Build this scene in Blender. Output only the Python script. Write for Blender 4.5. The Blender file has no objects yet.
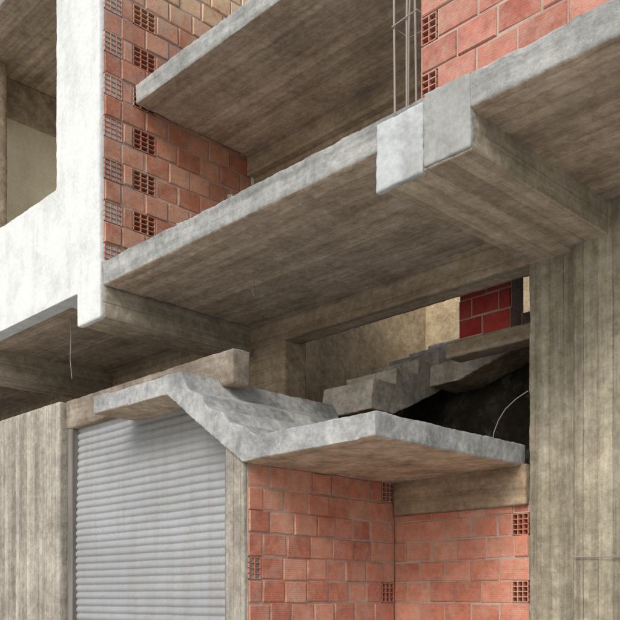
import bpy, bmesh, math, random
from mathutils import Vector, noise
random.seed(7)
S=bpy.context.scene
S.view_settings.view_transform='Standard'; S.view_settings.look='None'; S.view_settings.exposure=0

# ---------------------------------------------------------------- materials
class NB:
    def __init__(s,name,rough=0.9,spec=0.2):
        s.m=bpy.data.materials.new(name); s.m.use_nodes=True
        s.t=s.m.node_tree; s.b=s.t.nodes['Principled BSDF']
        s.b.inputs['Roughness'].default_value=rough
        s.b.inputs['Specular IOR Level'].default_value=spec
        s.tc=s.t.nodes.new('ShaderNodeTexCoord')
        s.P=s.tc.outputs['Object']
    def n(s,t): return s.t.nodes.new(t)
    def l(s,a,b): s.t.links.new(a,b)
    def setv(s,inp,v):
        if hasattr(v,'is_output') : s.l(v,inp)
        elif isinstance(v,(tuple,list)): inp.default_value=tuple(v)+((1,) if len(v)==3 and len(inp.default_value)==4 else ())
        else: inp.default_value=v
    def math(s,op,a,b=0,c=0,clamp=False):
        n=s.n('ShaderNodeMath'); n.operation=op; n.use_clamp=clamp
        s.setv(n.inputs[0],a); s.setv(n.inputs[1],b); s.setv(n.inputs[2],c); return n.outputs[0]
    def noise(s,scale,detail=4,rough=.6,vec=None):
        n=s.n('ShaderNodeTexNoise'); n.inputs['Scale'].default_value=scale; n.inputs['Detail'].default_value=detail
        n.inputs['Roughness'].default_value=rough
        s.l(vec if vec is not None else s.P,n.inputs['Vector']); return n.outputs[0]
    def scalev(s,v,off=(0,0,0)):
        n=s.n('ShaderNodeMapping'); n.inputs['Scale'].default_value=v; n.inputs['Location'].default_value=off
        s.l(s.P,n.inputs['Vector']); return n.outputs[0]
    def ramp(s,f,a,b,lo=0,hi=1):
        n=s.n('ShaderNodeMapRange')
        s.setv(n.inputs[0],f); n.inputs[1].default_value=a; n.inputs[2].default_value=b
        n.inputs[3].default_value=lo; n.inputs[4].default_value=hi; return n.outputs[0]
    def mix(s,f,a,b,mode='MIX'):
        n=s.n('ShaderNodeMix'); n.data_type='RGBA'; n.blend_type=mode
        s.setv(n.inputs[0],f); s.setv(n.inputs[6],a); s.setv(n.inputs[7],b); return n.outputs[2]
    def mul(s,col,f):
        n=s.n('ShaderNodeVectorMath'); n.operation='SCALE'; s.setv(n.inputs[0],col); s.setv(n.inputs['Scale'],f); return n.outputs[0]
    def bump(s,h,strength=.4,dist=.01,prev=None):
        n=s.n('ShaderNodeBump'); n.inputs['Strength'].default_value=strength; n.inputs['Distance'].default_value=dist
        s.l(h,n.inputs['Height'])
        if prev is not None: s.l(prev,n.inputs['Normal'])
        return n.outputs[0]
    def out(s,col,nor=None):
        s.setv(s.b.inputs['Base Color'],col)
        if nor is not None: s.l(nor,s.b.inputs['Normal'])
        return s.m

def concrete(name,side,under,across=None,bw=.12,streak=(1,1,1),white=.25,dark=.5,boardamt=.12,seamamt=.4):
    k=NB(name,.92,.15)
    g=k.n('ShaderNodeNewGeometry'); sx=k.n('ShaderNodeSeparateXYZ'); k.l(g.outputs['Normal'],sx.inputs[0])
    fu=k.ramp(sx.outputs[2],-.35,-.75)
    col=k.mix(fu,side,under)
    n1=k.noise(1.7,4,.6); n2=k.noise(11,8,.78)
    n4=k.noise(3.4,6,.72,k.scalev(streak))
    n5=k.noise(4.0,6,.75,k.scalev((1,1,1),(15,2,1)))
    f=k.math('MULTIPLY',k.ramp(n1,.3,.7,.76,1.22),k.ramp(n2,.28,.72,.62,1.36))
    f=k.math('MULTIPLY',f,k.ramp(n4,.32,.68,1-dark*.7,1.28))
    h=n2
    if across is not None:
        d=k.n('ShaderNodeVectorMath'); d.operation='DOT_PRODUCT'; k.l(k.P,d.inputs[0]); d.inputs[1].default_value=across
        a=k.math('ADD',k.math('DIVIDE',d.outputs['Value'],bw),k.math('MULTIPLY',n1,.12))
        fl=k.math('FLOOR',a); fr=k.math('FRACT',a)
        w=k.n('ShaderNodeTexWhiteNoise'); w.noise_dimensions='1D'; k.l(fl,w.inputs['W'])
        f=k.math('MULTIPLY',f,k.ramp(w.outputs['Value'],0,1,1-boardamt,1+boardamt))
        dist=k.math('ABSOLUTE',k.math('SUBTRACT',fr,.5))
        seam=k.math('MULTIPLY',k.ramp(dist,.44,.5,0,1),k.ramp(n4,.40,.60,0,1))
        f=k.math('MULTIPLY',f,k.math('SUBTRACT',1,k.math('MULTIPLY',seam,seamamt)))
        h=k.math('ADD',n2,k.math('SUBTRACT',k.math('MULTIPLY',w.outputs['Value'],.2),k.math('MULTIPLY',seam,.3)))
    col=k.mul(col,f)
    mixn=k.math('ADD',k.math('MULTIPLY',n1,.45),k.math('MULTIPLY',n5,.55))
    col=k.mix(k.ramp(mixn,.52,.62,0,white),col,(.52,.51,.47))
    mixd=k.math('SUBTRACT',k.math('ADD',k.math('MULTIPLY',n4,.5),.5),k.math('MULTIPLY',n5,.5))
    col=k.mix(k.ramp(mixd,.54,.66,0,dark),col,(.12,.10,.08))
    col=k.mix(k.ramp(n2,.65,.73,0,.6),col,(.09,.08,.07))
    return k.out(col,k.bump(h,.85,.025))

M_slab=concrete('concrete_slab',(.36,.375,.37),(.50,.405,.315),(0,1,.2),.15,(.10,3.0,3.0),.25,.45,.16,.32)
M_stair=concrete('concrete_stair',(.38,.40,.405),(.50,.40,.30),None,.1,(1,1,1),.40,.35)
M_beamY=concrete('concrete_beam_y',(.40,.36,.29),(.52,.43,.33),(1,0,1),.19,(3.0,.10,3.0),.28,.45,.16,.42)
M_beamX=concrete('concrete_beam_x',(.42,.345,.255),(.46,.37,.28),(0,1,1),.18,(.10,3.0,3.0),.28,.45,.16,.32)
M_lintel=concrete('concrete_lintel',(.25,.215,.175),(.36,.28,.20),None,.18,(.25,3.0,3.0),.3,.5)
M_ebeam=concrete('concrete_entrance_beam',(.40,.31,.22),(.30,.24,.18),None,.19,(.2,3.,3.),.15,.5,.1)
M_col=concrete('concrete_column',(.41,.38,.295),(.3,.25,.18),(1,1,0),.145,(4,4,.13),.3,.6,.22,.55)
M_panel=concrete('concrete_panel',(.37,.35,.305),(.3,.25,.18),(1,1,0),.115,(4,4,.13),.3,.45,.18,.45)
M_dark=concrete('concrete_painted_shade',(.05,.045,.04),(.05,.042,.035),None)  # concrete with the unlit stairwell's shade painted into a near-black base colour
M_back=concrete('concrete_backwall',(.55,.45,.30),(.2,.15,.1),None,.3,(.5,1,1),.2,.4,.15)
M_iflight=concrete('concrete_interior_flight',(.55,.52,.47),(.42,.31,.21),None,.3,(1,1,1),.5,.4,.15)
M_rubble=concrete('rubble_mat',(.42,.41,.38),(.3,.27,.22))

def plaster(name,c,c2,amt=.5):
    k=NB(name,.85,.2); n=k.noise(2.2,6,.72); n2=k.noise(25,4,.65); n3=k.noise(2.5,5,.7,k.scalev((2,2,.35)))
    col=k.mix(k.ramp(n,.46,.68,0,amt),c,c2); col=k.mix(k.ramp(n3,.5,.72,0,amt*.8),col,c2)
    col=k.mul(col,k.ramp(n2,.3,.7,.9,1.06))
    return k.out(col,k.bump(k.math('ADD',n2,n),.4,.012))
M_white=plaster('white_render',(.70,.74,.75),(.48,.51,.52),.6)
M_beige=plaster('beige_render',(.75,.70,.55),(.56,.52,.40),.5)
M_patch=plaster('white_patch',(.48,.52,.54),(.32,.34,.345),.9)
M_patch2=plaster('grey_patch',(.35,.37,.37),(.24,.25,.24),.9)
M_mortar=plaster('mortar',(.46,.36,.31),(.28,.21,.17),.7)

def brickmat(name,c1,c2,c3,smear=.35,zc=None):
    k=NB(name,.88,.15)
    at=k.n('ShaderNodeAttribute'); at.attribute_name='bc'
    sp=k.n('ShaderNodeSeparateColor'); k.l(at.outputs['Color'],sp.inputs[0])
    col=k.mix(sp.outputs[0],c1,c2); col=k.mix(k.math('MULTIPLY',sp.outputs[1],.8),col,c3)
    n=k.noise(9,6,.75); n3=k.noise(3.2,7,.8,k.scalev((1,1,1),(3,8,2)))
    col=k.mul(col,k.ramp(n,.3,.7,.7,1.22))
    col=k.mix(k.ramp(n3,.46,.66,0,smear),col,(.52,.43,.36))
    col=k.mix(k.ramp(n,.60,.74,0,.5),col,(.17,.08,.06))
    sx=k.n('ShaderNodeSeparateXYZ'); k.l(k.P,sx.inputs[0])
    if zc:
        f=k.math('MULTIPLY',k.ramp(sx.outputs[2],zc[0],zc[1],0,1),k.ramp(n3,.3,.5,.2,.95)); col=k.mix(f,col,(.84,.64,.40))  # cream toward the wall top: cement smear plus glare put into the colour
    w=k.math('SINE',k.math('MULTIPLY',sx.outputs[2],300))
    return k.out(col,k.bump(k.math('ADD',k.math('MULTIPLY',w,.05),n),.6,.016))
M_brick=brickmat('clay_brick',(.53,.205,.14),(.60,.295,.21),(.41,.14,.095),.45)
M_brickU=brickmat('clay_brick_upper_glare',(.50,.215,.14),(.58,.31,.21),(.38,.135,.085),.45,(8.4,9.5))
M_brickR=brickmat('clay_brick_red',(.44,.165,.125),(.51,.25,.195),(.34,.12,.09),.45)
M_redpier=brickmat('clay_brick_dark_red',(.38,.04,.035),(.42,.06,.05),(.28,.03,.03),.1)

def metal(name,c,rough,met=.0):
    k=NB(name,rough,.4); k.b.inputs['Metallic'].default_value=met
    n=k.noise(1.3,4,.6,k.scalev((.4,1,1))); n2=k.noise(18,5,.7); n3=k.noise(2.2,4,.7,k.scalev((3,3,.25)))
    col=k.mix(k.ramp(n,.35,.7,0,.6),c,tuple(x*.66 for x in c))
    col=k.mix(k.ramp(n3,.46,.68,0,.55),col,(.27,.26,.24))
    col=k.mix(k.ramp(n2,.55,.72,0,.45),col,(.24,.2,.16)); return k.out(col,k.bump(n2,.15,.004))
M_shut=metal('galvanised_steel',(.35,.375,.40),.6,.05)
M_frame=metal('steel_frame',(.16,.15,.14),.6)
M_rust=metal('rusty_steel',(.34,.30,.27),.8)
k=NB('ground_mat',.95,.1); n=k.noise(.4,4,.7)
M_ground=k.out(k.mix(n,(.56,.52,.45),(.48,.45,.39)))
k=NB('paving_mat',.9,.15); n=k.noise(1.4,5,.7)
M_pave=k.out(k.mix(n,(.54,.52,.48),(.44,.425,.39)))

# ---------------------------------------------------------------- geometry helpers
def empty(name):
    e=bpy.data.objects.new(name,None); S.collection.objects.link(e); return e
def mk(name,V,F,mat,parent=None,smooth=False):
    me=bpy.data.meshes.new(name); me.from_pydata([tuple(v) for v in V],[],F); me.validate()
    o=bpy.data.objects.new(name,me); S.collection.objects.link(o)
    me.materials.append(mat)
    if parent: o.parent=parent
    if smooth:
        for p in me.polygons: p.use_smooth=True
    return o
def boxg(V,F,b):
    x0,x1,y0,y1,z0,z1=b; i=len(V)
    V+= [(x0,y0,z0),(x1,y0,z0),(x1,y1,z0),(x0,y1,z0),(x0,y0,z1),(x1,y0,z1),(x1,y1,z1),(x0,y1,z1)]
    F+= [(i,i+3,i+2,i+1),(i+4,i+5,i+6,i+7),(i,i+1,i+5,i+4),(i+1,i+2,i+6,i+5),(i+2,i+3,i+7,i+6),(i+3,i,i+4,i+7)]
TX={}
def tex(scale,depth=2):
    kx=(scale,depth)
    if kx not in TX:
        t=bpy.data.textures.new('cl','CLOUDS'); t.noise_scale=scale; t.noise_depth=depth; TX[kx]=t
    return TX[kx]
def rough(o,vox=.03,amp=.014,amp2=.008):
    m=o.modifiers.new('r','REMESH'); m.mode='VOXEL'; m.voxel_size=vox; m.use_smooth_shade=True
    if amp:
        d=o.modifiers.new('d','DISPLACE'); d.texture=tex(.3,2); d.strength=amp; d.mid_level=.5; d.texture_coords='GLOBAL'
    if amp2:
        d=o.modifiers.new('d2','DISPLACE'); d.texture=tex(.06,3); d.strength=amp2; d.mid_level=.5; d.texture_coords='GLOBAL'
def boxes(name,bl,mat,parent,vox=.03,amp=.016,amp2=.012):
    V=[];F=[]
    for b in bl: boxg(V,F,b)
    o=mk(name,V,F,mat,parent)
    if vox: rough(o,vox,amp,amp2)
    return o
def prism(name,prof,a0,a1,plane,mat,parent,vox=.022,amp=.014,amp2=.01):
    n=len(prof); V=[]
    for a in (a0,a1):
        for (p,q) in prof: V.append((p,a,q) if plane=='XZ' else (a,p,q))
    F=[tuple(range(n)),tuple(range(2*n-1,n-1,-1))]+[(i,i+n,(i+1)%n+n,(i+1)%n) for i in range(n)]
    me=bpy.data.meshes.new(name); bm=bmesh.new(); vs=[bm.verts.new(v) for v in V]
    for f in F: bm.faces.new([vs[i] for i in f])
    bmesh.ops.recalc_face_normals(bm,faces=bm.faces); bm.to_mesh(me); bm.free()
    o=bpy.data.objects.new(name,me); S.collection.objects.link(o); me.materials.append(mat); o.parent=parent
    rough(o,vox,amp,amp2); return o
def tube(name,pts,r,mat,parent=None,seg=8):
    cu=bpy.data.curves.new(name,'CURVE'); cu.dimensions='3D'; cu.bevel_depth=r; cu.bevel_resolution=2
    sp=cu.splines.new('POLY'); sp.points.add(len(pts)-1)
    for i,p in enumerate(pts): sp.points[i].co=(*p,1)
    o=bpy.data.objects.new(name,cu); S.collection.objects.link(o); cu.materials.append(mat)
    if parent: o.parent=parent
    return o

def brickwall(name,axis,plane,u0,u1,z0,z1,bl,bh,mat,rowfn=None,depth=.14,gap=.012):
    """axis 'Y': face looks +X at x=plane, u is Y.  axis 'X': face looks -Y at y=plane, u is X."""
    root=empty(name)
    def W(u,n,z): return (plane-n,u,z) if axis=='Y' else (u,plane+n,z)
    V=[];F=[];C=[]; MV=[];MF=[]
    def addbox(V,F,a,b,n0,n1,c,d,ch=0):
        i=len(V)
        if ch:
            j=lambda: random.uniform(-.004,.004)
            pts=[W(a+ch+j(),n0+j(),c+ch+j()),W(b-ch+j(),n0+j(),c+ch+j()),W(b-ch+j(),n0+j(),d-ch+j()),W(a+ch+j(),n0+j(),d-ch+j()),W(a,n0+ch,c),W(b,n0+ch,c),W(b,n0+ch,d),W(a,n0+ch,d),W(a,n1,c),W(b,n1,c),W(b,n1,d),W(a,n1,d)]
            V+=pts; F+=[(i,i+1,i+2,i+3)]
            for s in (0,4):
                for q in range(4): F.append((i+s+q,i+s+4+q,i+s+4+(q+1)%4,i+s+(q+1)%4))
            return
        V+=[W(a,n0,c),W(b,n0,c),W(b,n0,d),W(a,n0,d),W(a,n1,c),W(b,n1,c),W(b,n1,d),W(a,n1,d)]
        F+=[(i,i+1,i+2,i+3),(i+4,i+7,i+6,i+5)]+[(i+q,i+4+q,i+4+(q+1)%4,i+(q+1)%4) for q in range(4)]
    r=0; z=z0
    while z<z1-.03:
        zt=min(z+bh,z1)
        cells=rowfn(r) if rowfn else None
        if cells is None:
            cells=[]; u=u0-(bl*.5 if r%2 else 0)+random.uniform(-.02,.02)
            while u<u1:
                L=bl*random.uniform(.95,1.05)
                a=max(u,u0); b=min(u+L,u1)
                if b-a>.03: cells.append((a,b,False))
                u+=L
        for (a,b,hol) in cells:
            nf=len(F); rc=(random.random(),random.random()**2,0,1)
            if hol:
                n0=random.uniform(0,.006); wb=.009
                nc=3 if (b-a)>.17 else 2; nr=4
                for q in range(nc+1):
                    c=a+.006+(b-a-.012-wb)*q/nc; addbox(V,F,c,c+wb,n0,depth-.02,z+.004,zt-.004)
                for q in range(nr+1):
                    c=z+.004+(zt-z-.008-wb)*q/nr; addbox(V,F,a+.006,b-.006,n0+.001,depth-.02,c,c+wb)
            else:
                g=gap*random.uniform(.3,.95); dz=random.uniform(-.006,.006)
                addbox(V,F,a+g,b-g,random.uniform(-.008,.009),depth-.02,z+g+dz,zt-g+dz,.010)
                addbox(MV,MF,a,b,.011+random.uniform(0,.002),depth-.03,z,zt)
            C+= [rc]*(len(F)-nf)
        z+=bh; r+=1
    addbox(MV,MF,u0,u1,depth-.015,depth,z0,z1)
    for nm,VV,FF,mt in (('bricks',V,F,mat),('mortar',MV,MF,M_mortar)):
        me=bpy.data.meshes.new(nm); me.from_pydata(VV,[],FF)
        if nm=='bricks':
            at=me.color_attributes.new('bc','FLOAT_COLOR','CORNER')
            for p in me.polygons:
                for li in p.loop_indices: at.data[li].color=C[p.index]
        bm=bmesh.new(); bm.from_mesh(me); bmesh.ops.recalc_face_normals(bm,faces=bm.faces); bm.to_mesh(me); bm.free()
        me.materials.append(mt); o=bpy.data.objects.new(nm,me); S.collection.objects.link(o); o.parent=root
    return root

# ---------------------------------------------------------------- building frame
B=empty('unfinished_building')
boxes('balcony_slab',[(-8.83,-.6,5.35,7.7,5.21,5.48),(-4.0,-.6,7.6,11.5,5.21,5.48)],M_slab,B,.025,.035,.022)
boxes('left_slab',[(-20,-8.86,5.38,8.2,5.25,5.46)],M_slab,B,.035)
boxes('upper_slab',[(-8.82,-4.3,5.77,7.75,7.45,7.68),(-4.31,-.6,5.6,7.75,7.9,8.1)],M_slab,B,.025,.035,.02)
boxes('wide_cantilever_beam',[(-4.64,-3.76,5.36,7.66,4.91,5.3)],M_beamY,B,.018,.016,.013)
boxes('left_cantilever_beam',[(-9.34,-8.84,5.36,7.66,4.85,5.3)],M_beamY,B,.025)
boxes('side_cantilever_beam',[(-12.8,-12.3,5.6,7.66,4.85,5.3)],M_beamY,B,.03)
boxes('facade_beam',[(-8.9,-4.6,7.58,7.9,4.92,5.3)],M_beamX,B,.022)
boxes('left_back_wall',[(-20,-8.8,7.62,7.9,2.5,5.3)],M_beamX,B,.04)
boxes('upper_back_wall',[(-8.84,-4.3,7.62,7.85,5.4,7.5)],M_beamX,B,.04)
boxes('upper_back_beam',[(-8.84,-4.3,7.5,7.7,7.2,7.5)],M_beamX,B,.03)
boxes('facade_column',[(-8.84,-8.2,7.6,8.0,0,5.0)],M_beamX,B,.03)
boxes('entrance_column',[(-4.65,-4.13,7.6,8.0,0,4.97)],M_col,B,.02,.018,.013)
boxes('right_wall_panel',[(-4.10,-.6,7.47,7.8,0,5.25)],M_col,B,.025,.018,.013)
boxes('shop_column',[(-6.69,-6.39,5.40,5.75,0,3.1)],M_panel,B,.022)
boxes('shop_wall_panel',[(-20,-10.62,5.76,6.0,0,4.24)],M_panel,B,.03)
boxes('shutter_lintel',[(-10.62,-7.12,5.86,6.1,3.88,4.25)],M_lintel,B,.022)
boxes('entrance_beam',[(-6.36,-4.66,7.55,7.8,2.54,2.95)],M_ebeam,B,.022)
boxes('white_parapet',[(-20,-9.30,5.32,5.52,5.24,6.65),(-9.87,-8.865,5.32,5.62,5.24,10.2),(-9.36,-8.85,5.315,5.40,4.84,5.5)],M_white,B,.02,.016,.009)
boxes('loggia_roof',[(-20,-9.05,5.34,9,9.7,9.95)],M_slab,B,.05)
boxes('loggia_side_wall',[(-13.25,-13.0,5.9,8.3,5.4,9.1)],M_beige,B,None)
boxes('loggia_side_beam',[(-13.25,-12.95,5.6,8.3,9.1,9.72)],M_beamX,B,.05)
boxes('loggia_back_wall',[(-13.0,-9.05,8.0,8.2,5.4,9.75)],M_beige,B,None)
boxes('loggia_post',[(-12.85,-12.62,5.75,6.0,6.0,9.75)],M_beamX,B,.04)
boxes('beam_end_patch',[(-4.67,-4.2,5.335,5.40,4.89,5.44)],M_patch,B,.014,.03,.02)
boxes('beam_end_patch_grey',[(-4.19,-3.76,5.345,5.40,4.93,5.49)],M_patch2,B,.014,.03,.02)
# interior
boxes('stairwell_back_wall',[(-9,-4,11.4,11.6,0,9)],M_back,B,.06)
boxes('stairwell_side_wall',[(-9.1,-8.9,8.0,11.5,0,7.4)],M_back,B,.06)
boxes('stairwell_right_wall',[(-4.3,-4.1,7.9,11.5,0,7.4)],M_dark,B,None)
boxes('stairwell_shading_slab',[(-8.9,-4.2,10.7,11.4,4.75,5.0)],M_dark,B,None)  # slab added to block light and darken the back wall below it
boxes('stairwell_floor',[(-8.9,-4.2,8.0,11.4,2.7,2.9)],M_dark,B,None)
boxes('stairwell_shade_wall',[(-8.85,-4.32,9.6,9.8,2.9,4.74)],M_dark,B,None)  # dark wall added as painted shade for the void under the flight
boxes('stairwell_beam',[(-6.2,-4.3,8.3,8.6,4.42,4.6)],M_beamX,B,.03)

# ---------------------------------------------------------------- staircase
ST=empty('cantilevered_concrete_staircase')
prof=[(-9.07,3.77),(-7.6,3.75),(-7.0,3.33),(-6.38,2.91),(-4.70,2.93),(-4.70,3.14),(-6.20,3.15),(-6.34,3.25),(-6.58,3.32),(-6.68,3.44),(-6.92,3.52),(-7.02,3.66),(-7.24,3.75),(-7.36,3.96),(-9.07,3.97)]
prism('landings_and_flight',prof,5.36,7.63,'XZ',M_stair,ST,.016,.022,.013)
IS=empty('interior_concrete_staircase')
y=7.95; z=4.08
pr=[(7.92,3.9),(7.92,z)]
for i in range(6):
    z+=.20
    pr.append((y,z)); y+=.43; pr.append((y,z))
pr+= [(y,z-.34),(8.35,3.9)]
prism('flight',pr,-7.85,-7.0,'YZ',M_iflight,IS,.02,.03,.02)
x=-6.95; z=4.5; pr=[(-6.95,4.35),(-6.95,4.5)]
for i in range(5):
    z+=.12; pr.append((x,z)); x+=.42; pr.append((x,z))
pr+=[(x,z-.3),(-6.5,4.35)]
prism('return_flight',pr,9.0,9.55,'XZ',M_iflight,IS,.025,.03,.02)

# ---------------------------------------------------------------- brick walls
def rowU(r):
    if r%2==0:
        c=[(5.37,5.62,True),(5.62,5.76,False),(5.76,6.08,True)]; u=6.08
    else:
        c=[(5.37,5.60,False),(5.60,5.93,False)]; u=5.93
    while u<7.58:
        b=min(u+.33*random.uniform(.94,1.06),7.6); c.append((u,b,False)); u=b
    return c
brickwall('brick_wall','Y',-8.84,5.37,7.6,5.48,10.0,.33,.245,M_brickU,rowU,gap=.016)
def rowL(r):
    c=[]; 
    if r in (1,4,8): c=[(5.44,5.60,True)]; u=5.60
    elif r%2: c=[(5.44,5.62,False)]; u=5.62
    else: c=[]; u=5.44
    end=7.6; tail=[]
    if r in (12,7): tail=[(7.38,7.6,True)]; end=7.38
    while u<end-.02:
        b=min(u+.30*random.uniform(.9,1.1),end)
        if end-b<.08: b=end
        c.append((u,b,False)); u=b
    return c+tail
brickwall('brick_wall.001','Y',-6.37,5.44,7.6,.0,2.93,.30,.2245,M_brick,rowL)
def rowR(r):
    c=[]; end=-4.66; tail=[]
    if r%3==1 or r==10: tail=[(-4.86,-4.66,True)]; end=-4.86
    u=-6.50; L=.30 if r%2 else .47
    while u<end-.02:
        b=min(u+L*random.uniform(.94,1.06),end)
        if end-b<.08: b=end
        c.append((u,b,False)); u=b; L=.34
    return c+tail
brickwall('brick_wall.002','X',7.615,-6.50,-4.66,.0,2.60,.34,.2245,M_brick,rowR)
def rowT(r):
    c=[]; u=-4.29
    if r%2==0: c=[(-4.29,-4.13,True)]; u=-4.13
    while u<-.65:
        b=min(u+.37*random.uniform(.94,1.06),-.6); c.append((u,b,False)); u=b
    return c
brickwall('brick_wall.003','X',5.43,-4.29,-.6,5.485,7.9,.37,.225,M_brickR,rowT)
brickwall('brick_pier','X',8.3,-6.0,-5.3,4.6,5.9,.35,.22,M_redpier,None,depth=.25)

# ---------------------------------------------------------------- roller shutter
RS=empty('roller_shutter')
V=[];F=[]; x0,x1=-10.5,-6.65; pitch=.092; y0=5.96
prof=[]
zz=.05
while zz<3.88:
    for t in range(9):
        a=t/9; prof.append((y0-.018*math.sin(math.pi*min(a/.82,1))**.7 if a<.82 else y0+.006, zz+a*pitch))
    zz+=pitch
nx=40
def zmax(x): return 3.95 if x<-7.6 else 3.85-(x+7.6)/1.22*.84
for i in range(nx+1):
    x=x0+(x1-x0)*i/nx
    for (yy,z) in prof:
        V.append((x,yy+.004*noise.noise(Vector((x*2,0,z*3)))+.03*noise.noise(Vector((x*.6,3,z*.7))),min(z+.006*noise.noise(Vector((x*1.5,5,z*.8))),zmax(x))))
n=len(prof)
for i in range(nx):
    for j in range(n-1): F.append((i*n+j,(i+1)*n+j,(i+1)*n+j+1,i*n+j+1))
o=mk('slats',V,F,M_shut,RS,True)
boxes('guide_rails',[(-10.60,-10.47,5.88,6.0,0,3.9),(-6.76,-6.70,5.90,6.0,0,3.1)],M_frame,RS,None)
boxes('bottom_bar',[(-10.46,-6.78,5.925,5.935,.0,.07)],M_frame,RS,None)

# ---------------------------------------------------------------- rebar & wires
RB=empty('rebar_bundle')
for i,(x,y,dx) in enumerate([(-4.62,5.52,-.03),(-4.57,5.62,.03),(-4.50,5.52,.0),(-4.46,5.6,-.04),(-4.40,5.7,.03)]):
    tube('bar_%d'%(i+1),[(x,y,5.3),(x+dx*.4,y,6.3),(x+dx*1.2,y+.02,7.2),(x+dx*2,y,9.2)],.010,M_rust,RB)
tube('tie_1',[(-4.64,5.5,6.29),(-4.38,5.5,6.31),(-4.38,5.72,6.29),(-4.64,5.72,6.3),(-4.64,5.5,6.29)],.006,M_rust,RB)
tube('hanging_wire',[(-7.3,6.3,5.23),(-7.29,6.3,5.1),(-7.31,6.29,5.0),(-7.28,6.3,4.93)],.007,M_rust)
tube('hanging_wire.001',[(-10.2,5.7,5.27),(-10.19,5.7,5.0),(-10.21,5.7,4.7),(-10.18,5.71,4.45)],.005,M_rust)
tube('bent_rebar',[(-5.05,7.55,3.14),(-5.03,7.56,3.3),(-4.98,7.57,3.42),(-4.90,7.57,3.52),(-4.78,7.57,3.6),(-4.64,7.57,3.66)],.005,M_rust)
tube('electric_cable',[(-4.08,7.44,2.0),(-3.7,7.43,1.99),(-3.0,7.43,1.97),(-1.5,7.43,1.99)],.006,M_rust)

rb=empty('rubble')
for i in range(22):
    x=random.uniform(-8.2,-5); s=random.uniform(.02,.06); y=random.uniform(5.42,5.9)
    bm=bmesh.new(); bmesh.ops.create_icosphere(bm,subdivisions=2,radius=s)
    for v in bm.verts: v.co*=1+.9*noise.noise(v.co*25+Vector((i,0,0))); v.co.z*=.7; v.co+=Vector((x,y,5.48+s*.5))
    me=bpy.data.meshes.new('piece'); bm.to_mesh(me); bm.free(); me.materials.append(M_rubble)
    o=bpy.data.objects.new('piece_%d'%i,me); S.collection.objects.link(o); o.parent=rb

# ---------------------------------------------------------------- ground
mk('ground',[(-400,-400,-.12),(400,-400,-.12),(400,400,-.12),(-400,400,-.12)],[(0,1,2,3)],M_ground)
boxes('pavement',[(-30,20,3.6,7.4,-.12,-.002)],M_pave,None,None)

# ---------------------------------------------------------------- camera & light
cd=bpy.data.cameras.new('camera'); cam=bpy.data.objects.new('camera',cd); S.collection.objects.link(cam)
cam.location=(0,0,1.6); cam.rotation_euler=(math.radians(90),0,math.radians(45.5))
cd.sensor_width=36; cd.lens=875/620*36; cd.shift_y=290/620; cd.clip_end=2000
S.camera=cam
sv=Vector((.28,-1,.74)).normalized()
el=math.asin(sv.z); az=math.atan2(sv.x,sv.y)
ld=bpy.data.lights.new('sun','SUN'); ld.energy=1.9; ld.angle=math.radians(26); ld.color=(1,.965,.91)
lo=bpy.data.objects.new('sun',ld); S.collection.objects.link(lo); lo.rotation_euler=sv.to_track_quat('Z','Y').to_euler()
w=bpy.data.worlds.new('World'); S.world=w; w.use_nodes=True
sk=w.node_tree.nodes.new('ShaderNodeTexSky'); sk.sky_type='NISHITA'; sk.sun_disc=False
sk.sun_elevation=el; sk.sun_rotation=az; sk.dust_density=3; sk.air_density=1
bg=w.node_tree.nodes['Background']; bg.inputs[1].default_value=.15
w.node_tree.links.new(sk.outputs[0],bg.inputs[0])
